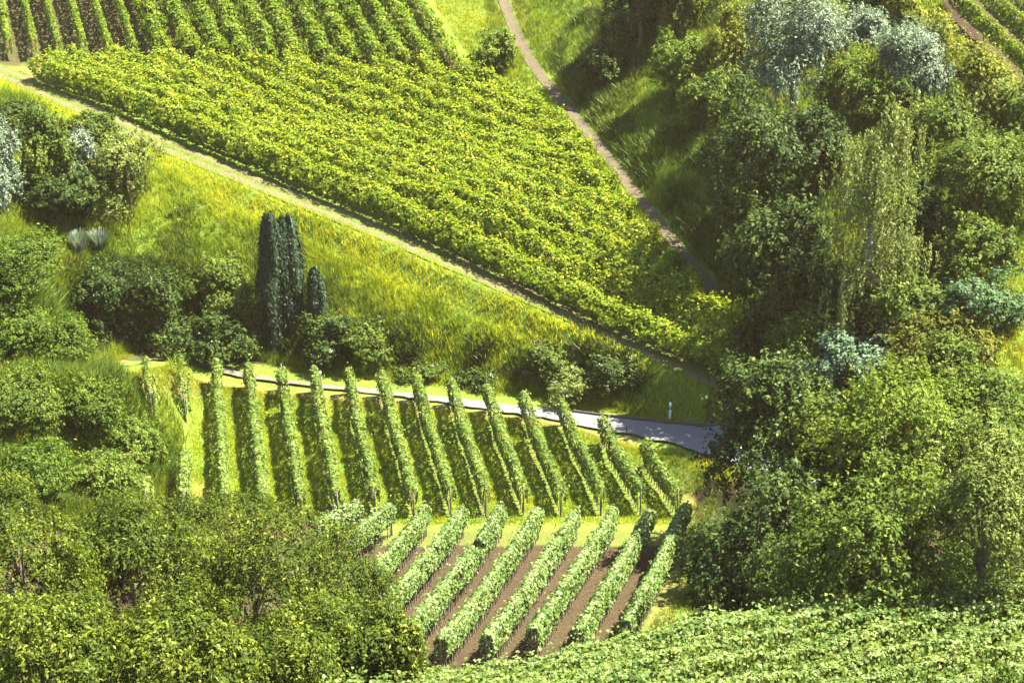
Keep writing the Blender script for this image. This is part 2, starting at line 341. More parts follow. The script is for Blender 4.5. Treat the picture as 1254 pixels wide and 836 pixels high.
def row(a, b, m, label, group, width=.7, z0=.75, z1=1.95, lsize=.17, per=260, bushy=.0, stems=0., posts=2, taper=.0, name='vine_row', keep=None, post_every=None):
    a = np.array(a); b = np.array(b); d = b-a; L = np.linalg.norm(d[:2]); u = d[:2]/L; s = np.array([-u[1], u[0]])
    k = int(L*per); q = rng.random(k)*L
    per_ = 2*(z1-z0)+width; w = rng.random(k)*per_; hh = z1-z0
    lat = np.where(w < hh, -width/2, np.where(w < hh+width, w-hh-width/2, width/2))
    zz = np.where(w < hh, z0+w, np.where(w < hh+width, z1, z1-(w-hh-width)))
    nl = np.where(w < hh, -1., np.where(w < hh+width, lat/width, 1.)); nzv = np.where((w >= hh)&(w < hh+width), 1., .25)
    sd = rng.random()*50
    # rounded, lumpy hedge
    zf = (zz-z0)/hh; rd = np.sqrt(np.clip(1-.75*np.clip((zf-.72)/.28, 0, 1)**2, .2, 1))*(1-.3*np.clip((.35-zf)/.35, 0, 1))
    lat = lat*rd; lump = fbm(q*1.5+sd, zz*1.6+np.sign(lat)*7+sd)-.5
    lat = lat*(1+(1.1+bushy)*lump); zz = zz+(.35+bushy*.9)*(fbm(q*1.1+sd+30, lat*1.3+sd)-.5)*np.clip(zf*1.5, 0, 1)
    ins = 1-.35*rng.random(k)**2; lat *= ins
    sh = rng.random(k) < .05+.06*bushy; zz = zz+np.where(sh&(zf > .75), rng.random(k)**1.5*.55, 0); lat = lat+np.where(rng.random(k) < .06, rng.normal(size=k)*.14, 0)
    gap = fbm(q*.9+sd*2, zz*.8+sd) < .23-.1*bushy; ok = ~gap
    x = a[0]+u[0]*q+s[0]*lat; y = a[1]+u[1]*q+s[1]*lat
    if keep is not None: ok &= keep(q)
    x, y, zz, nl, nzv = x[ok], y[ok], zz[ok], nl[ok], nzv[ok]; k = len(x)
    if k < 20: return None
    gz = hgt(x, y)
    base = np.array([a[0]+u[0]*L/2, a[1]+u[1]*L/2, 0]); base[2] = hgt(base[0], base[1])
    N = nrm(np.c_[s[0]*nl, s[1]*nl, nzv+.15]+rng.normal(size=(k,3))*.42)
    sz = lsize*(.65+.7*rng.random(k))
    Pt = np.c_[x, y, gz+zz]-base
    Vv, Ff = leaves(Pt, N, sz, sz*.92, np.array([0,0,-1.]), .25)
    rnd = np.clip(.5+rng.normal(size=k)*.22+.18*(zz/z1-.8), 0, 1)
    root = thing(name, label, 'vine row', base, group)
    link('foliage', mkmesh('vine_foliage', Vv, Ff, m, rnd), root)
    if stems:
        for qq in np.arange(stems*.4, L, stems):
            if keep is not None and not keep(np.array([qq]))[0]: continue
            qq += rng.normal()*.05; px = a[0]+u[0]*qq; py = a[1]+u[1]*qq
            o = link('stem', stake_me, root, (px-base[0], py-base[1], hgt(px, py)-base[2])); o.rotation_euler = (rng.normal()*.06, rng.normal()*.06, rng.random()*6); o.scale.z = z0/.95+.15
    pp = [0., L] if posts == 2 else ([L] if posts == 1 else [])
    if post_every: pp += list(np.arange(post_every, L-1, post_every))
    for qq in pp:
        px = a[0]+u[0]*qq; py = a[1]+u[1]*qq
        o = link('post', post_me, root, (px-base[0], py-base[1], hgt(px, py)-base[2])); o.scale.z = z1/2.02
    return root
ordn = ['first','second','third','fourth','fifth','sixth','seventh','eighth','ninth','tenth','eleventh','twelfth','thirteenth','fourteenth','fifteenth','sixteenth','seventeenth','eighteenth','nineteenth']
a, b = mid[0]; row(a, a+(b-a)*.13, V_MID, 'short vine stub at the weedy upper left corner, just below the road', 'vine rows below the road', lsize=.16, per=330, stems=.5, posts=1)
row(a+(b-a)*.83, b, V_MID, 'lone vine bush standing apart at lower left edge of the field below the road', 'vine rows below the road', lsize=.16, per=330, stems=.5, posts=1)
a, b = mid[1]; row(a, a+(b-a)*.18, V_MID, 'short vine piece right of the corner stub, upper part of the broken row', 'vine rows below the road', lsize=.16, per=330, stems=.5, posts=1)
row(a+(b-a)*.62, b, V_MID, 'lower part of the broken vine row, between the lone bush and the first long row', 'vine rows below the road', lsize=.16, per=330, stems=.5, posts=1)
for k in range(2, 15):
    a, b = mid[k]; lab = {2:'first long unbroken vine row from the left in the field below the road', 14:'rightmost short vine row below the road, beside the dry headland and the dark trees'}.get(k, '%s long vine row from the left in the grassy field below the road' % ordn[k-2])
    row(a, b, V_MID, lab, 'vine rows below the road', width=.58, lsize=.16, per=350, stems=.42, posts=2, z0=.72, z1=1.78)
for k, (a, b) in enumerate(low):
    b = b+(b-a)/np.linalg.norm((b-a)[:2])*(1.2 if k < 7 else 0)
    lab = {0:'rightmost slanting vine row over bare brown soil, beside the pale footpath strip', 8:'short slanting vine row at the left of the brown soil field, with stems showing', 9:'leftmost slanting vine clump, half hidden by the leafy foreground trees'}.get(k, '%s slanting vine row from the right over bare brown soil' % ordn[k])
    row(a, b, V_LOW, lab, 'slanting vine rows over brown soil', width=.62, lsize=.14, per=540, stems=.36, posts=2, z0=.8, z1=1.95)
for k, (a, b) in enumerate(top):
    if k < 6: row(a, b, V_TOP, '%s narrow trimmed vine row from the top left corner of the hill' % ordn[k], 'narrow vine rows on the hilltop', width=.5, lsize=.2, per=190, posts=1, post_every=6, z0=.5, z1=1.8)
    else: row(a, b, V_TOP, '%s bushy vine row right of the narrow trimmed rows at the hilltop' % ordn[k-6], 'bushy vine rows on the hilltop', width=1.35, lsize=.22, per=300, bushy=.7, posts=1, post_every=6, z0=.35, z1=1.8)
for k, (a, b) in enumerate(tr_):
    row(a, b, V_TOP, ['lowest vine row in the top right corner, beside the bushes','middle vine row of three in the top right corner','uppermost vine row in the top right corner of the picture'][k], 'vine rows in the top right corner', width=.6, lsize=.2, per=220, posts=0, post_every=5)
# the dense terrace vineyard: rows parallel to the path
f0, f1 = at([52, 892], [102, 467]); dd = f1-f0; L0 = np.linalg.norm(dd[:2]); uu = dd[:2]/L0; ss = np.array([-uu[1], uu[0]])
if ss[1] < 0: ss = -ss
for k in range(19):
    off = .2+1.55*k; q = np.arange(-14, L0+26, .25); x = f0[0]+uu[0]*q+ss[0]*off; y = f0[1]+uu[1]*q+ss[1]*off
    if k == 0: 
        # first row follows the path exactly
        pass
    z = hgt(x, y); pu_, pv_, _ = proj(np.c_[x, y, z]); m = inpoly(pu_, pv_, UP_POLY); j = np.where(m)[0]
    if len(j) < 12: continue
    i0, i1 = j[0], j[-1]; A_ = np.array([x[i0], y[i0], z[i0]]); B_ = np.array([x[i1], y[i1], z[i1]])
    lab = 'front vine row of the dense terrace vineyard, along the grassy path' if k == 0 else '%s vine row of the dense terrace vineyard, counted up from the grassy path' % ordn[k]
    row(A_, B_, V_UP, lab, 'vine rows of the dense terrace vineyard', width=1.4, lsize=.165, per=800, bushy=.75, stems=.9 if k == 0 else 0, posts=0, post_every=5.2, z0=.4 if k else .6, z1=1.75)
# foreground vines
f0, f1 = at([430, 1290], [890, 727]); dd = f1-f0; L0 = np.linalg.norm(dd[:2]); uu = dd[:2]/L0; ss = np.array([uu[1], -uu[0]])
for k in range(7):
    off = 1.45*k; A_ = f0.copy(); B_ = f1.copy(); A_[:2] += ss*off-uu*2; B_[:2] += ss*off+uu*2
    row(A_, B_, V_FG, ['farthest of the near vine rows, its top edge against the dark trees','second near vine row, just in front of the row against the dark trees','third near vine row back from the dark trees, along the bottom','fourth near vine row back from the dark trees, along the bottom edge','fifth near vine row back from the dark trees, along the bottom edge','sixth near vine row back from the dark trees, in the bottom right','nearest vine row at the very bottom right corner of the picture'][k], 'near vine rows along the bottom', width=1.25, lsize=.13, per=900, bushy=.35, posts=0, stems=0, post_every=5, z0=.4, z1=1.95)
# ------------------------------------------------------------------ trees and shrubs
LM = dict(
 olive=leafmat('olive_leaf', [(0,(.02,.042,.006)),(.5,(.056,.09,.009)),(.85,(.115,.145,.014)),(1,(.2,.215,.035))], .28),
 dark=leafmat('dark_leaf', [(0,(.009,.02,.004)),(.5,(.024,.046,.006)),(1,(.085,.115,.016))], .2),  # foliage dark itself; for shaded bushes the shade is put in this colour
 bright=leafmat('bright_leaf', [(0,(.035,.075,.012)),(.5,(.085,.135,.016)),(1,(.2,.22,.03))], .38),
 yellow=leafmat('yellow_green_leaf', [(0,(.05,.08,.012)),(.5,(.12,.15,.016)),(1,(.25,.24,.03))], .38),
 silver=leafmat('silver_leaf', [(0,(.035,.065,.025)),(.45,(.1,.14,.08)),(.75,(.19,.23,.16)),(1,(.29,.33,.26))], .25, tint=(1,1,.8)),
 blue=leafmat('blue_grey_leaf', [(0,(.03,.06,.025)),(.5,(.07,.115,.06)),(1,(.15,.21,.125))], .22, tint=(1,1,.7)),
 lime=leafmat('lime_leaf', [(0,(.035,.068,.007)),(.5,(.085,.13,.011)),(1,(.19,.215,.024))], .4),
 weeping=leafmat('weeping_leaf', [(0,(.06,.085,.02)),(.5,(.13,.165,.045)),(1,(.24,.27,.11))], .35),
 teal=leafmat('blue_green_leaf', [(0,(.02,.05,.018)),(.5,(.048,.092,.034)),(1,(.11,.16,.06))], .22, tint=(1,1.1,.7)),
 cypress=leafmat('cypress_leaf', [(0,(.012,.02,.009)),(.45,(.022,.04,.018)),(.8,(.04,.075,.04)),(1,(.07,.1,.055))], .12, tint=(1,1,.7)),
 birch=leafmat('birch_leaf', [(0,(.045,.068,.012)),(.5,(.095,.13,.022)),(1,(.2,.225,.06))], .3),
 amber=leafmat('amber_olive_leaf', [(0,(.035,.05,.008)),(.5,(.08,.098,.012)),(1,(.19,.17,.02))], .35),
 fgreen=leafmat('foreground_leaf', [(0,(.013,.025,.003)),(.45,(.038,.06,.005)),(.8,(.095,.122,.009)),(1,(.22,.24,.03))], .3, spec=.1, rough=.6),
 flower=leafmat('white_blossom', [(0,(.2,.19,.195)),(1,(.36,.34,.35))], .2, tint=(1,1,1), patch=0),
 creeper=leafmat('creeper_leaf', [(0,(.017,.04,.005)),(.5,(.05,.09,.008)),(1,(.14,.17,.016))], .36),
)
INFO = []
def tree(name, cat, label, box, mt, th=0., leaf=.2, asp=.55, style='round', lobes=22, cover=1.65, group=None, d=None, flowers=0, barkm=BARK, rz_min=.5, depth=1.0, cap=20000):
    u0, v0, u1, v1 = box; uc, vc = (u0+u1)/2, (v0+v1)/2
    def geo(d):
        c = unproj(uc, vc, d); rx = (u1-u0)/2*d/F; hp = (v1-v0)/2*d/F; q = c-CAM; sl = np.linalg.norm(q); sn = -q[2]/sl; cs = math.sqrt(1-sn*sn)
        ry = rx*depth
        rz = math.sqrt(max(hp*hp-(ry*sn)**2, (rz_min*rx)**2))/cs if style != 'column' else hp/cs
        return c, rx, ry, rz
    if d is None:
        for d in np.arange(48, 175, .25):
            c, rx, ry, rz = geo(d)
            if c[2]-(.85 if name != 'shrub' else .62)*rz-hgt(c[0], c[1]) <= th: break
    c, rx, ry, rz = geo(d); gz = float(hgt(c[0], c[1])); base = np.array([c[0], c[1], gz]); cc = c-base
    INFO.append((label[:30], round(d,1), round(rx,2), round(rz,2), round(float(cc[2]-rz),2)))
    root = thing(name, label, cat, base, group)
    Rm = np.array([rx, ry, rz])
    tw = None; axis = None; axw = 0
    area = 4*math.pi*((rx*ry)**1.6/3+(rx*rz)**1.6/3+(ry*rz)**1.6/3)**(1/1.6)
    k = int(np.clip(cover*area*1.6/(leaf*leaf*asp*.5), 700, cap))
    if style == 'column':
        t_ = rng.random(k)**.9; th_ = rng.random(k)*6.283; prof = np.clip(.62+1.2*t_, .5, 1)*np.sqrt(np.clip(1-np.clip((t_-.55)/.47, 0, 1)**1.7, .02, 1))
        t_ = t_*(1-.07*vnoise(th_*1.3+rx*9, 0*th_)*(t_ > .5)); prof = prof*(.62+.6*vnoise(np.cos(th_)*2.1+np.sin(th_)*1.7+rx*20+5, t_*2.2+rx*7))*(1-.3*rng.random(k)**2+.4*(rng.random(k) < .16)*rng.random(k))
        Pt = np.c_[np.cos(th_)*prof*rx, np.sin(th_)*prof*ry, (t_*2-1)*rz]; N = nrm(np.c_[np.cos(th_), np.sin(th_), .25+0*t_]+rng.normal(size=(k,3))*.35)
        axis = np.array([0,0,1.]); axw = .75
    else:
        lc = nrm(rng.normal(size=(lobes,3))); lc[:,2] = np.where(lc[:,2] < -.6, -lc[:,2], lc[:,2]); lr = .24+.26*rng.random(lobes)**1.5
        lc = lc*(.45+.42*rng.random((lobes,1))); lc[0] = 0; lr[0] = .5
        no = max(3, lobes//5); lc[1:1+no] = nrm(lc[1:1+no]+[0,0,.25])*(.85+.28*rng.random((no,1))); lr[1:1+no] = .13+.12*rng.random(no)
        lc[:,0] += lc[:,2]*rng.normal()*.18; lc[:,2] *= 1+.25*(vnoise(lc[:,0]*1.4+rx*13, lc[:,1]*1.4)-.5)
        nt = max(60, k//13); ti = rng.choice(lobes, nt, p=lr**2/(lr**2).sum())
        td = nrm(rng.normal(size=(nt,3))+nrm(lc[ti]+1e-6)*.55); td[:,2] = np.where((td[:,2] < -.4)&(rng.random(nt) < .6), -td[:,2], td[:,2])
        upb = {'upright':.9, 'droop':-.1}.get(style, .3)
        tdir = nrm(td+np.array([0,0,upb])+rng.normal(size=(nt,3))*.35)
        tb = lc[ti]+td*(lr[ti]*(.62+.3*rng.random(nt)))[:,None]
        tl = (.08+.34*rng.random(nt)**2.2)*(1.35 if style == 'upright' else 1.)
        w = rng.integers(0, nt, k); tt = rng.random(k)**.8
        spread = leaf*.55/np.mean(Rm)
        Q = tb[w]+tdir[w]*(tt*tl[w])[:,None]+rng.normal(size=(k,3))*(spread*(1.15-.6*tt))[:,None]
        if style == 'droop': Q[:,2] -= .22*tt**2*tl[w]/.2
        dr = nrm(td[w]*.7+tdir[w]*.5)
        ql = np.linalg.norm(Q, axis=1); ok = ql > .4
        Q, dr = Q[ok], dr[ok]; k = len(Q); Pt = Q*Rm
        N = nrm(dr*.5+nrm(Q)*.3+np.array([0,0,.35])+rng.normal(size=(k,3))*.42)
        if style == 'weep':
            # boughs leave the trunk at all heights and hang in curtains of fine twigs
            nb = 70; hb = rng.random(nb)**.8; az_ = rng.random(nb)*6.283; rb = (.35+.75*np.sqrt(1-hb))*(.65+.5*rng.random(nb)); ns = 9
            bi = rng.integers(0, nb, k); si = rng.integers(0, ns, k); soff = rng.normal(size=(nb,ns,2))*.07; sl_ = (.16+.34*rng.random((nb,ns)))
            fr = (si+.6)/ns; tt = rng.random(k); up_ = .16*np.sin(fr*2.6)
            x = np.cos(az_[bi])*rb[bi]*fr+soff[bi,si,0]; y = np.sin(az_[bi])*rb[bi]*fr+soff[bi,si,1]
            z = -.72+1.62*hb[bi]+up_-tt*sl_[bi,si]-.1*fr**2
            Pt = np.c_[x, y, z]*Rm+rng.normal(size=(k,3))*np.array([.07,.07,.05])
            N = nrm(np.c_[x, y, .25+0*x]+rng.normal(size=(k,3))*.5)
            axis = np.array([0,0,-1.]); axw = .7
        elif style == 'upright': axis = np.array([0,0,1.]); axw = .6
        elif style == 'droop': axis = np.array([0,0,-1.]); axw = .45
        else: axis = np.array([0,0,-1.]); axw = .2
    Pt = Pt+cc
    ok = Pt[:,2] > hgt(Pt[:,0]+base[0], Pt[:,1]+base[1])-base[2]-.02
    Pt, N = Pt[ok], N[ok]; k = len(Pt)
    sz = leaf*(.5+1.*rng.random(k)**1.3); Vv, Ff = leaves(Pt, N, sz, sz*asp, axis, axw)
    rnd = np.clip(.5+.2*rng.normal(size=k)+(.12*(Pt[:,2]-cc[2])/rz if style == 'column' else 0), 0, 1)
    link('crown', mkmesh('crown', Vv, Ff, LM[mt], rnd), root)
    # trunk and limbs
    tops = cc+np.array([0,0,rz*.55]); r0 = max(.04, .04*max(rx, rz))*(.5 if style == 'weep' else 1.)
    lst = [tube([(0,0,-.4), cc*np.array([.3,.3,.35])+np.array([.06*rx,0,0]), cc*np.array([.8,.8,.9]), tops], [r0*1.25, r0, r0*.7, r0*.15], 7)]
    if style != 'column':
        for j in range(min(lobes, 12)):
            e = lc[j]*Rm*(.45 if style == 'weep' else .9)+cc; s0 = cc*np.array([1,1,.55+.5*rng.random()]); md = (s0+e)/2+np.array([0,0,.12*rz])
            lst.append(tube([s0*[1,1,1]-[0,0,.1], md, e], [r0*.45, r0*.3, r0*.08], 5))
    link('trunk', tubemesh('trunk', lst, barkm), root)
    if flowers:
        nf = flowers; j = rng.integers(0, k, nf); pj = Pt[j]+N[j]*.06
        pj = np.repeat(pj, 5, 0)+rng.normal(size=(nf*5,3))*.06; Nn = nrm(rng.normal(size=(nf*5,3))+[0,-.3,.8])
        Vv, Ff = leaves(pj, Nn, .1, .09); link('blossom', mkmesh('blossom', Vv, Ff, LM['flower'], rng.random(nf*5)), root)
    return root
def T(*a, **k): return tree('broadleaf_tree', 'tree', *a, **k)
def B(*a, **k): return tree('shrub', 'shrub', *a, **k)
GW = 'trees and shrubs on the right hillside'; GL = 'shrubs on the left bank'; GB = 'shrubs on the grassy bank above the road'; GF = 'leafy foreground trees'
# cypresses
for box, lab in (((313,257,353,434), 'taller dark column cypress, left one of the touching pair on the grassy bank'), ((335,260,372,404), 'slim blue-green column cypress, right one of the touching pair on the grassy bank'), ((375,326,397,400), 'small young column cypress standing right of the tall pair')):
    tree('cypress', 'cypress', lab, box, 'cypress', style='column', leaf=.2, asp=.35, cover=2.0, group='cypresses on the grassy bank')
# right hillside, far to near
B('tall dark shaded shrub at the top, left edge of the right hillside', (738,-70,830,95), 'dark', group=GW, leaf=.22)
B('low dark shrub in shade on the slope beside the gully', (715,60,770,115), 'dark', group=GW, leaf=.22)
B('yellow-green bush at the top edge, right of the dark shaded shrub', (808,-25,862,60), 'yellow', group=GW, style='upright')
B('sunlit bush below the yellow-green top edge bush', (800,55,870,140), 'bright', group=GW)
B('yellow tipped bush left of the big silver willow', (858,20,930,130), 'yellow', group=GW, style='upright')
B('green bush behind the silver willows at the top edge', (930,-30,990,40), 'bright', group=GW)
T('large silver-leaved willow with the palest crown on the right hillside', (910,2,1030,168), 'silver', style='upright', group=GW, leaf=.24, asp=.35, th=.5)
T('pale green-silver willow top rising behind the large silver willow', (975,-8,1032,70), 'birch', style='upright', group=GW, leaf=.22, asp=.35, th=.5)
B('small silver willow between the two larger silver willows', (1022,18,1084,85), 'silver', style='upright', group=GW, leaf=.22, asp=.35)
T('silver willow standing farthest right, round pale crown', (1076,42,1166,150), 'silver', style='upright', group=GW, leaf=.22, asp=.35)
B('yellow-green bush filling the top edge right of the silver willows', (1070,-30,1140,50), 'yellow', group=GW)
B('green willow bush between the silver willows, just above the weeping birch', (1000,72,1090,165), 'bright', style='upright', group=GW, leaf=.22, asp=.35)
B('bright yellow bush right of the farthest right silver willow', (1155,70,1245,175), 'yellow', style='upright', group=GW)
B('bush at the right edge below the top right vine rows', (1225,110,1290,200), 'bright', style='upright', group=GW)
B('olive bush between weeping birch and bright yellow bush', (1110,130,1200,225), 'olive', style='upright', group=GW)
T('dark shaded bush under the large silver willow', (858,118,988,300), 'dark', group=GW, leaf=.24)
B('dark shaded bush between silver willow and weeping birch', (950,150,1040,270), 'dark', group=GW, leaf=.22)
T('round mid green shrub right of the weeping birch', (1120,178,1262,310), 'olive', group=GW, lobes=28)
B('green shrub at the right edge under the round shrub', (1150,270,1250,370), 'olive', group=GW)
tree('weeping_birch', 'birch', 'tall weeping birch with pale hanging twigs and white trunk', (985,120,1150,428), 'weeping', th=.0, style='weep', leaf=.19, asp=.42, cover=3., cap=27000, barkm=PALEBARK, group=GW, depth=.9)
T('dark green tree left of the weeping birch, leaning over the gully', (893,262,1015,440), 'dark', th=.8, group=GW, leaf=.24, lobes=26)
B('blue-green shrub at the right, beside the yellow grass slope', (1138,338,1240,425), 'teal', group=GW)
B('amber tinged shrub below the blue-green shrub', (1080,392,1215,490), 'amber', group=GW)
T('olive tree with light tips left of the pale blue-grey bush', (932,380,1025,500), 'olive', th=.8, group=GW)
B('pale blue-grey bush in the middle of the right trees', (1000,408,1128,505), 'blue', group=GW, leaf=.24)
T('large dark tree whose branches reach over the road', (872,455,1020,640), 'dark', th=1., group=GW, leaf=.22, lobes=30)
T('bright green tree in front of the pale blue-grey bush', (985,455,1170,650), 'lime', th=.8, group=GW, leaf=.2, lobes=32)
T('olive tree behind the tall willow at the right edge', (1130,470,1262,610), 'olive', th=.6, group=GW, leaf=.2)
T('dark low tree beside the slanting vine rows', (843,585,1000,790), 'dark', th=.0, group=GW, leaf=.18, lobes=30)
T('mid green tree behind the near vine rows, under the bright green tree', (965,590,1150,800), 'olive', th=.0, group=GW, leaf=.18, lobes=32)
T('tall willow with fine drooping olive leaves at right edge', (1120,535,1290,800), 'birch', th=.0, group=GW, style='droop', leaf=.18, asp=.35, lobes=32)
for box, mt, st, lab in (
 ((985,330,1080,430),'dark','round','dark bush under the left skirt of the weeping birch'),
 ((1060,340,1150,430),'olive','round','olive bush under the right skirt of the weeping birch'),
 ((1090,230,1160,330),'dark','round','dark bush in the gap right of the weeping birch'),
 ((1195,180,1290,290),'olive','round','wide bush at the right edge beside the round mid green shrub'),
 ((1030,-25,1080,45),'olive','upright','olive bush at the top edge behind the small silver willow'),
 ((1125,25,1175,90),'yellow','upright','pale yellow-green bush below the top right vine rows'),
 ((830,95,890,175),'bright','round','sunlit low bush on the slope left of the dark shaded bush'),
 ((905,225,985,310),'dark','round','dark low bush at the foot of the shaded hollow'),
 ((1120,420,1200,520),'olive','round','olive bush right of the pale blue-grey bush'),
 ((1190,470,1262,560),'olive','upright','olive bush at the right edge below the yellow grass slope'),
 ((1010,560,1110,680),'olive','round','green bush in the shade under the bright green tree'),
 ((940,540,1040,660),'dark','round','dark bush between the large dark tree and the bright green tree'),
 ((760,-40,830,40),'dark','round','tall dark bush at the top edge above the shaded hillside'),
 ((1085,110,1140,180),'olive','upright','narrow bush in front of the round pale silver willow'),
 ((900,392,968,462),'dark','round','low dark bush at the lower right corner of the terrace vineyard'),
 ((1085,520,1190,640),'olive','round','olive bush right of the bright green tree')):
    B(lab, box, mt, style=st, group=GW, leaf=.2, lobes=26)
for box, mt, lab in (((845,690,945,785),'dark','dark low bush directly behind the left end of the near vine edge'), ((925,690,1040,790),'dark','low dark green bush behind the near vine edge, under the dark low tree'), ((1020,680,1140,790),'dark','low dark bush behind the near vine edge, under the mid green tree'), ((1120,660,1280,780),'olive','low bush behind the near vine edge, under the tall drooping willow'), ((850,640,960,740),'dark','dark bush in front of the dark low tree')):  # dark ones carry the lower right darkening in their leaf colour
    B(lab, box, mt, group=GW, leaf=.17, lobes=28)
T('tall dark tree standing on the right slope just above the frame', (790,-150,900,30), 'dark', group=GW, leaf=.25)
# left side
B('airy grey-green bush below the path at upper left', (105,165,205,285), 'birch', group=GL, leaf=.17)
B('yellow-green bush left of the white blossoming bush', (20,148,88,262), 'olive', group=GL, style='upright')
B('white blossoming bush between yellow-green and airy bushes', (72,168,122,250), 'silver', group=GL, leaf=.16, flowers=120)
B('pale silver bush at the left edge', (-35,150,32,290), 'silver', group=GL, leaf=.17)
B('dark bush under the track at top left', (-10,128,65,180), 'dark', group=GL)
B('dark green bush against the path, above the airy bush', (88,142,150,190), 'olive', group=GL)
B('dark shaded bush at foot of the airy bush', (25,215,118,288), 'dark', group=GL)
for box, mt, lab in (
 ((-45,290,78,375),'creeper','topmost rounded creeper mound at the left edge'),
 ((-40,375,60,455),'creeper','second creeper mound down the left edge'),
 ((38,392,112,462),'creeper','creeper mound below the dark hollow of the bank'),
 ((-40,455,72,540),'olive','darker creeper mound at the left edge, above the foreground trees'),
 ((70,462,150,530),'creeper','broad creeper mound pointing toward the corner vine stub'),
 ((132,520,196,580),'bright','bright green weedy mound next to the broken vine row'),
 ((-20,545,90,630),'creeper','grassy creeper mound just above the foreground trees'),
 ((85,555,165,625),'bright','low bright weeds above the foreground trees')):
    B(lab, box, mt, group=GL, leaf=.14, lobes=46, rz_min=.28, style='upright' if 'weed' in lab else 'round')
# bank shrubs
for box, mt, lab, fl in (
 ((85,325,165,445),'dark','dark bush in the shaded hollow at left of the bank',0),  # hollow's shade is put into the leaf colour of its dark bushes
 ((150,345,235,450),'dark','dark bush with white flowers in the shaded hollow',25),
 ((220,318,300,400),'olive','grey-green bush on the bank left of the cypresses',0),
 ((225,385,310,455),'dark','low dark bush by the road, left of the cypress foot',15),
 ((285,355,330,440),'olive','bush touching the left foot of the tall cypress',10),
 ((362,388,432,455),'dark','dark bush at the right foot of the cypresses',12),
 ((425,395,490,452),'olive','low bush by the road, right of the dark bush at the cypress foot',6),
 ((490,438,545,470),'olive','low bush by the road in the middle of the bank',6),
 ((560,448,615,480),'dark','low dark bush behind the vine tips, left of the white flowering bush',10),
 ((645,420,705,470),'olive','bush dotted with white flowers above the road',45),
 ((655,440,745,485),'birch','pale white flowering bush above the road',60),
 ((722,435,782,488),'dark','dark bush with lilac-white flowers nearest the roadside marker post',35)):
    B(lab, box, mt, group=GB, leaf=.17, flowers=fl, rz_min=.35)
tree('shrub', 'shrub', 'small round tree at the end of the bushy hilltop rows', (572,40,632,98), 'bright', th=.7, leaf=.2)
# foreground trees
for box, lab in (((-60,612,120,840),'leafy tree at the bottom left corner'), ((70,612,250,800),'tall leafy tree right of the bottom left corner tree'), ((220,622,400,830),'leafy tree in the middle of the foreground group'), ((345,640,480,800),'leafy tree next to the slanting vine rows'), ((-40,730,150,920),'dark near tree low in the bottom left corner'), ((120,730,310,920),'near tree low at the bottom, in front of the tall leafy tree'), ((290,740,455,910),'near tree low at the bottom, in front of the middle tree'), ((60,640,170,760),'small leafy tree filling the gap between the two leftmost foreground trees'), ((180,650,300,760),'small leafy tree filling the gap left of the middle foreground tree'), ((-40,590,60,680),'bushy tree top at the left edge over the foreground trees'), ((200, 612, 345, 705), 'low leafy tree at the top of the foreground group, under the first long vine rows'), ((125, 612, 215, 690), 'low leafy tree under the lone vine bush at the field corner'), ((400,745,520,900),'rightmost near tree, touching the near vine rows')):
    tree('broadleaf_tree', 'tree', lab, box, 'fgreen', th=.3, leaf=.15, asp=.42, style='droop', lobes=30, cover=2.2, cap=24000, group=GF)
for i in INFO: print(*i)
# ornamental grass
def pampas(u, v, label, hgt_=1.5, n_=420):
    p0 = at([u], [v])[0]; root = thing('ornamental_grass', label, 'grass plant', p0)
    a = rng.random(n_)*6.283; r = rng.random(n_)**.5*.5; base = np.c_[np.cos(a)*r*.5, np.sin(a)*r*.5, 0*a]; h_ = hgt_*(.6+.5*rng.random(n_)); tip = np.c_[np.cos(a)*r*1.6, np.sin(a)*r*1.6, h_]
    s = np.c_[-np.sin(a), np.cos(a), 0*a]*.03
    V = np.stack([base-s, base+s, (base+tip)/2+s+[0,0,.15], tip+s*.5, tip-s*.5, (base+tip)/2-s+[0,0,.15]], 1).reshape(-1,3)
    i = np.arange(n_*6).reshape(-1,6); Fs = np.r_[i[:,[0,1,2,5]], i[:,[5,2,3,4]]]
    link('blades', mkmesh('blades', V, Fs, LM['silver'], np.r_[np.clip(rng.random(n_)*.6, 0, 1), .4+.6*rng.random(n_)]), root)
pampas(97,312,'left clump of tall silvery grass above the dark hollow'); pampas(122,308,'right clump of tall silvery grass above the dark hollow', 1.35)
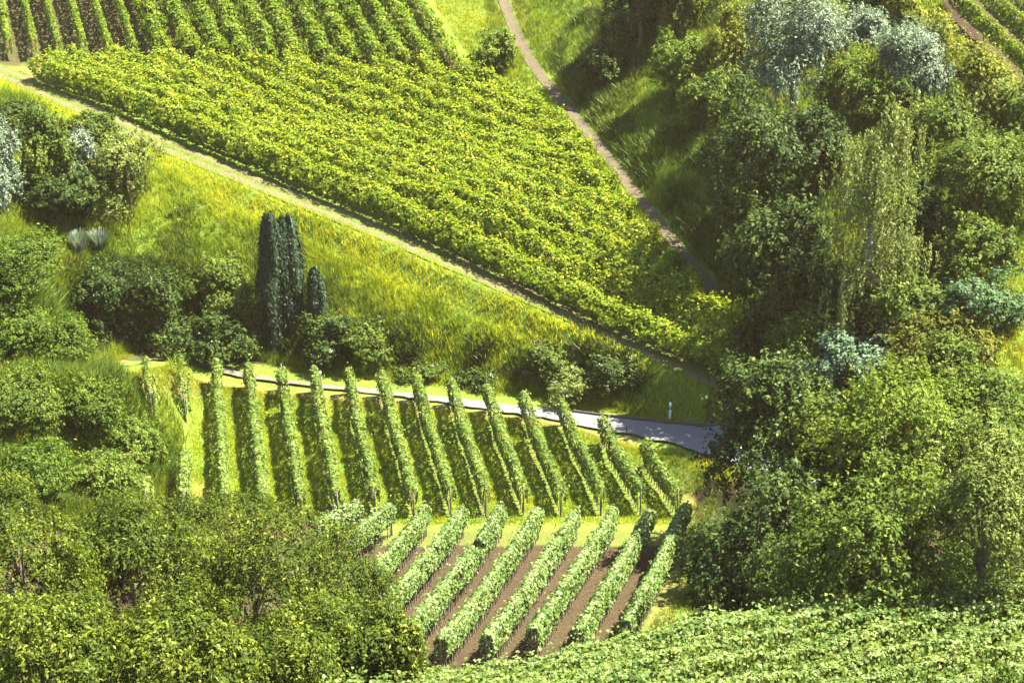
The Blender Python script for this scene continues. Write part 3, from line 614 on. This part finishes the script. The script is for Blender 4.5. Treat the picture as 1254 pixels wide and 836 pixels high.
# ------------------------------------------------------------------ grass
def grass(name, poly, dens, h_, w_, stops, label, trans=.5, lean=.35, avoid=None, patch=.8, vary=.5, tuft=4):
    us, vs = np.array(poly, float).T; pts = at(us, vs); x0, x1, y0, y1 = pts[:,0].min()-2, pts[:,0].max()+2, pts[:,1].min()-2, pts[:,1].max()+2
    k = int((x1-x0)*(y1-y0)*dens); x = rng.uniform(x0, x1, k); y = rng.uniform(y0, y1, k); z = hgt(x, y)
    u, v, _ = proj(np.c_[x, y, z]); m = inpoly(u, v, poly)
    ru, rv = u, v
    if avoid is not None: m &= avoid(x, y, u, v)
    clump = fbm(x*.9, y*.9); m &= rng.random(k) < np.clip(.35+1.3*clump, 0, 1)
    x, y, z = x[m], y[m], z[m]; hs = h_*(1-vary+2*vary*fbm(x*.6+11, y*.6))
    x = np.repeat(x, tuft)+rng.normal(size=len(x)*tuft)*.09; y = np.repeat(y, tuft)+rng.normal(size=len(y)*tuft)*.09; z = hgt(x, y)-.03; hs = np.repeat(hs, tuft)*(.5+.8*rng.random(len(x)))
    k = len(x); a = rng.random(k)*6.283; wd = np.c_[np.cos(a), np.sin(a), 0*a]*w_*.5; b = np.c_[x, y, z]; ln = rng.normal(size=(k,2))*lean*hs[:,None]
    tip = b+np.c_[ln, hs]; V = np.stack([b-wd, b+wd, tip+wd*.15, tip-wd*.15], 1).reshape(-1,3)
    o = link(name, mkmesh(name, V, np.arange(k*4).reshape(k,4), leafmat(name+'_blade', stops, trans, patch=patch, pscale=.3, spec=.2, rough=.6), np.clip(.5+.22*rng.normal(size=k), 0, 1)))
    o['kind'] = 'stuff'; o['label'] = label; o['category'] = 'grass'; print(name, k)
far_road = lambda x, y, u, v: seg_dist(x, y, rc[::4]) > 2.3
BANK = [(0,95),(60,118),(120,152),(200,188),(335,243),(480,300),(600,352),(740,414),(880,476),(880,525),(800,512),(700,497),(600,485),(480,473),(300,458),(120,446),(60,330),(0,300)]
LIME = [(0,(.07,.12,.012)),(.4,(.17,.22,.016)),(.75,(.3,.3,.022)),(1,(.42,.37,.04))]
GRN = [(0,(.04,.09,.01)),(.5,(.11,.17,.016)),(1,(.23,.26,.025))]
CREST = [(0,(.13,.2,.012)),(.4,(.26,.32,.018)),(.75,(.42,.42,.022)),(1,(.52,.46,.03))]
grass('crest_grass', BANK, 55, .4, .045, CREST, 'bright lime yellow grass along the crest of the bank, just below the path', avoid=lambda x, y, u, v: (seg_dist(x, y, pc[::4]) > 1.1)&(seg_dist(x, y, pc[::4]) < 2.2+3.2*fbm(x*.5, y*.5)*np.clip((u-100)/250, .2, 1))&(seg_dist(x, y, rc[::4]) > 2.4), patch=.3)
grass('meadow_grass', BANK, 38, .6, .05, [(0,(.045,.095,.01)),(.4,(.13,.19,.013)),(.75,(.23,.29,.018)),(1,(.37,.38,.03))], 'tall tufted green meadow grass on the lower bank above the road', avoid=lambda x, y, u, v: (seg_dist(x, y, rc[::4]) > 2.2)&(seg_dist(x, y, pc[::4]) > 2.6), vary=.8, tuft=6, patch=.9)
SCRUB = [(80,330),(150,315),(230,330),(310,370),(330,400),(440,400),(560,425),(640,415),(760,430),(810,490),(700,492),(600,480),(480,466),(300,450),(110,442)]
grass('bank_scrub', SCRUB, 50, .7, .13, [(0,(.012,.025,.006)),(.5,(.034,.058,.011)),(.9,(.09,.12,.03)),(1,(.18,.2,.1))], 'low dark tangled scrub at the foot of the bank along the road', trans=.25, avoid=lambda x, y, u, v: (seg_dist(x, y, rc[::4]) > 3.2)&(fbm(x*.55+7, y*.55) > .36+.0006*np.clip(u-300, 0, 400)), tuft=9, patch=.6, lean=.5)
grass('bank_weeds', BANK, 9, .9, .08, [(0,(.02,.045,.01)),(.6,(.055,.085,.015)),(1,(.12,.14,.03))], 'scattered taller dark weeds on the grassy bank', avoid=lambda x, y, u, v: (seg_dist(x, y, rc[::4]) > 2.6)&(seg_dist(x, y, pc[::4]) > 4)&(fbm(x*.45+3, y*.45) > .5), tuft=9, patch=.3)
grass('right_slope_grass', [(900,-30),(1300,-30),(1300,330),(880,400),(870,200)], 30, .6, .06, GRN, 'rough green grass between the bushes of the right hillside', avoid=lambda x, y, u, v: ~inpoly(u, v, [(1140,-60),(1330,-60),(1330,150),(1262,150),(1165,45)]))
grass('path_grass', [(0,80),(60,100),(200,165),(335,222),(480,278),(600,330),(740,390),(890,455),(890,475),(740,412),(600,350),(480,298),(335,241),(200,187),(60,120),(0,100)], 45, .16, .04, GRN, 'short green grass growing along the path', avoid=lambda x, y, u, v: (np.abs(seg_dist(x, y, pc[::4])-.48) > .2)|(fbm(x*1.3, y*1.3) > .5))
FIELD = [(180,462),(300,478),(480,495),(600,508),(700,524),(770,545),(800,560),(845,636),(845,642),(160,642),(180,560)]
rl = [(a, b) for a, b in mid]
def between(x, y, u, v):
    m = np.ones(len(x), bool)
    for a, b in rl: m &= seg_dist(x+.1, y, [a, b]) > .27
    return m
grass('field_grass', FIELD, 100, .17, .045, [(0,(.08,.14,.012)),(.5,(.22,.3,.02)),(1,(.42,.4,.035))], 'mown green grass in strips between the vine rows', avoid=between, patch=.5)
grass('roadside_grass', [(60,430),(200,436),(300,446),(480,462),(600,476),(700,488),(800,503),(880,513),(920,545),(900,600),(850,575),(780,556),(690,532),(480,500),(300,486),(200,474),(60,466)], 110, .22, .04, LIME, 'bright grass verge beside the road', avoid=lambda x, y, u, v: seg_dist(x, y, rc[::2]) > 1.75)
grass('headland_grass', [(800,545),(850,560),(885,580),(865,700),(850,760),(800,790),(790,780),(850,680),(840,640)], 60, .22, .045, GRN, 'patchy green grass at the right end of the vine rows', avoid=lambda x, y, u, v: (seg_dist(x, y, rc[::4]) > 2.3)&(fbm(x*.7, y*.7) < .55))
grass('hillside_grass', [(600,-20),(900,-20),(900,200),(890,400),(850,385),(780,310),(735,250),(680,180),(630,130),(592,85)], 42, .5, .045, GRN, 'rough green grass on the shaded hillside beside the gully', avoid=lambda x, y, u, v: seg_dist(x, y, gc[::4]) > .3+.6*fbm(x*.8, y*.8))
grass('left_bank_grass', [(0,280),(140,300),(120,440),(205,490),(228,540),(225,600),(130,640),(0,640)], 45, .75, .05, [(0,(.04,.08,.01)),(.5,(.1,.15,.016)),(1,(.22,.23,.025))], 'weedy green grass covering the left bank')
grass('bank_creeper', [(-20,285),(90,320),(108,430),(150,470),(200,520),(215,575),(150,625),(-20,640)], 26, .5, .15, [(0,(.022,.05,.008)),(.5,(.06,.105,.012)),(.9,(.13,.17,.025)),(1,(.2,.22,.06))], 'tangled creeper and weeds matted over the left bank', trans=.3, tuft=10, patch=.6, lean=.6)
grass('hillside_scrub', [(680,60),(740,-20),(900,-20),(930,380),(850,330),(760,215),(700,140)], 22, .6, .13, [(0,(.018,.036,.008)),(.5,(.05,.085,.012)),(1,(.13,.16,.025))], 'rough dark scrub and brambles on the slope above the gully track', trans=.25, tuft=10, patch=.6, lean=.5, avoid=lambda x, y, u, v: (seg_dist(x, y, gc[::4]) > .9)&(fbm(x*.4+2, y*.4) > .45))
grass('slope_grass', [(1190,260),(1290,200),(1290,520),(1180,520)], 40, .4, .045, LIME, 'yellow grass on the slope at the right edge')
grass('top_grass', [(500,-45),(560,-30),(640,-30),(640,95),(600,100),(575,70)], 70, .25, .04, LIME, 'pale grass patch at the end of the hilltop rows', avoid=lambda x, y, u, v: seg_dist(x, y, gc[::4]) > .8)
# ------------------------------------------------------------------ roadside marker posts
WHITE = plain('white_plastic', (.72,.72,.72), (.82,.82,.82), 3, .5); BLACK = plain('black_plastic', (.015,.015,.015), (.03,.03,.03), 3, .5); REFL = plain('reflector', (.5,.5,.48), (.65,.65,.62), 20, .2)
def prism(z0a, z0b, z1a, z1b, w, dp, taper=1.0):
    V = [(-w,-dp,z0a),(w,-dp,z0a),(w*.6,dp,z0b),(-w*.6,dp,z0b),(-w*taper,-dp,z1a),(w*taper,-dp,z1a),(w*.6*taper,dp,z1b),(-w*.6*taper,dp,z1b)]
    return V, [(0,3,2,1),(4,5,6,7),(0,1,5,4),(1,2,6,5),(2,3,7,6),(3,0,4,7)]
def pmesh(nm, *a, m):
    V, Fs = prism(*a); me = bpy.data.meshes.new(nm); me.from_pydata(V, [], Fs); me.materials.append(m); return me
pb = pmesh('post_body', -.2, -.2, 1.0, 1.1, .07, .06, m=WHITE); bb = pmesh('black_band', .66, .7, .86, .9, .074, .064, m=BLACK); rr = pmesh('reflector', .71, .71, .83, .83, .035, .07, m=REFL)
for u, v, lab in ((820,513,'white roadside marker post on the far verge, left of the dark tree'), (393,474,'white roadside marker post among the vine row tips, right of the cypresses'), (906,568,'white roadside marker post on the near road edge, half hidden by dark branches')):
    p0 = at([u], [v])[0]; root = thing('marker_post', lab, 'marker post', p0, 'roadside marker posts')
    link('body', pb, root); link('band', bb, root); link('reflector', rr, root)
p0 = at([767],[532])[0]; root = thing('wooden_stake', 'short dark stake on the near edge of the road, between two vine row ends', 'stake', p0)
link('shaft', tubemesh('shaft', [tube([(0,0,-.2),(0,0,.45),(.01,0,.6)], [.04,.04,.03], 6)], BARK), root)
# ------------------------------------------------------------------ camera, light, world
cd = bpy.data.cameras.new('camera'); co = bpy.data.objects.new('camera', cd); COL.objects.link(co)
cd.sensor_width = 36; cd.lens = F/1254*36; cd.clip_end = 1000; co.location = CAM; co.rotation_euler = (math.pi/2-P, 0, 0); S.camera = co
EL, AZ = R(60), R(12)
sd = bpy.data.lights.new('sun', 'SUN'); sd.energy = 5.0; sd.angle = R(.5); sd.color = (1,.94,.76); so = bpy.data.objects.new('sun', sd); COL.objects.link(so)
from mathutils import Vector
so.rotation_euler = Vector((math.cos(EL)*math.cos(AZ), math.cos(EL)*math.sin(AZ), math.sin(EL))).to_track_quat('Z', 'Y').to_euler(); so.location = (30,100,60)
w = bpy.data.worlds.new('World'); S.world = w; w.use_nodes = True; t = w.node_tree
sk = t.nodes.new('ShaderNodeTexSky'); sk.sky_type = 'NISHITA'; sk.sun_disc = False; sk.sun_elevation = EL; sk.sun_rotation = math.pi/2-AZ
hz = []
xs, ys, zs = (-111, 111), (-16, 226), (float(Z.min())-1, 62.)
me = bpy.data.meshes.new('added_haze'); me.from_pydata([(x, y, z) for z in zs for y in ys for x in xs], [], [(0,2,3,1),(4,5,7,6),(0,1,5,4),(1,3,7,5),(3,2,6,7),(2,0,4,6)])
hm, ht, ho = mat('added_haze'); pv = nd(ht, 'ShaderNodeVolumePrincipled', Density=.00011, Anisotropy=.2); pv.inputs['Color'].default_value = (.95,.7,.5,1); ht.links.new(pv.outputs[0], ho.inputs['Volume'])  # warm volume added only to lift the dark tones towards brown
me.materials.append(hm); o = link('added_haze', me); o['kind'] = 'stuff'; o['label'] = 'thin warm volume added over the valley to lift the dark tones'
bg = t.nodes['Background']; t.links.new(sk.outputs[0], bg.inputs[0]); bg.inputs[1].default_value = .07
S.render.engine = 'CYCLES'; S.view_settings.view_transform = 'Standard'; S.view_settings.look = 'None'; S.view_settings.exposure = 2.9; S.view_settings.gamma = 1
S.cycles.max_bounces = 6; S.cycles.transmission_bounces = 4; S.cycles.diffuse_bounces = 4
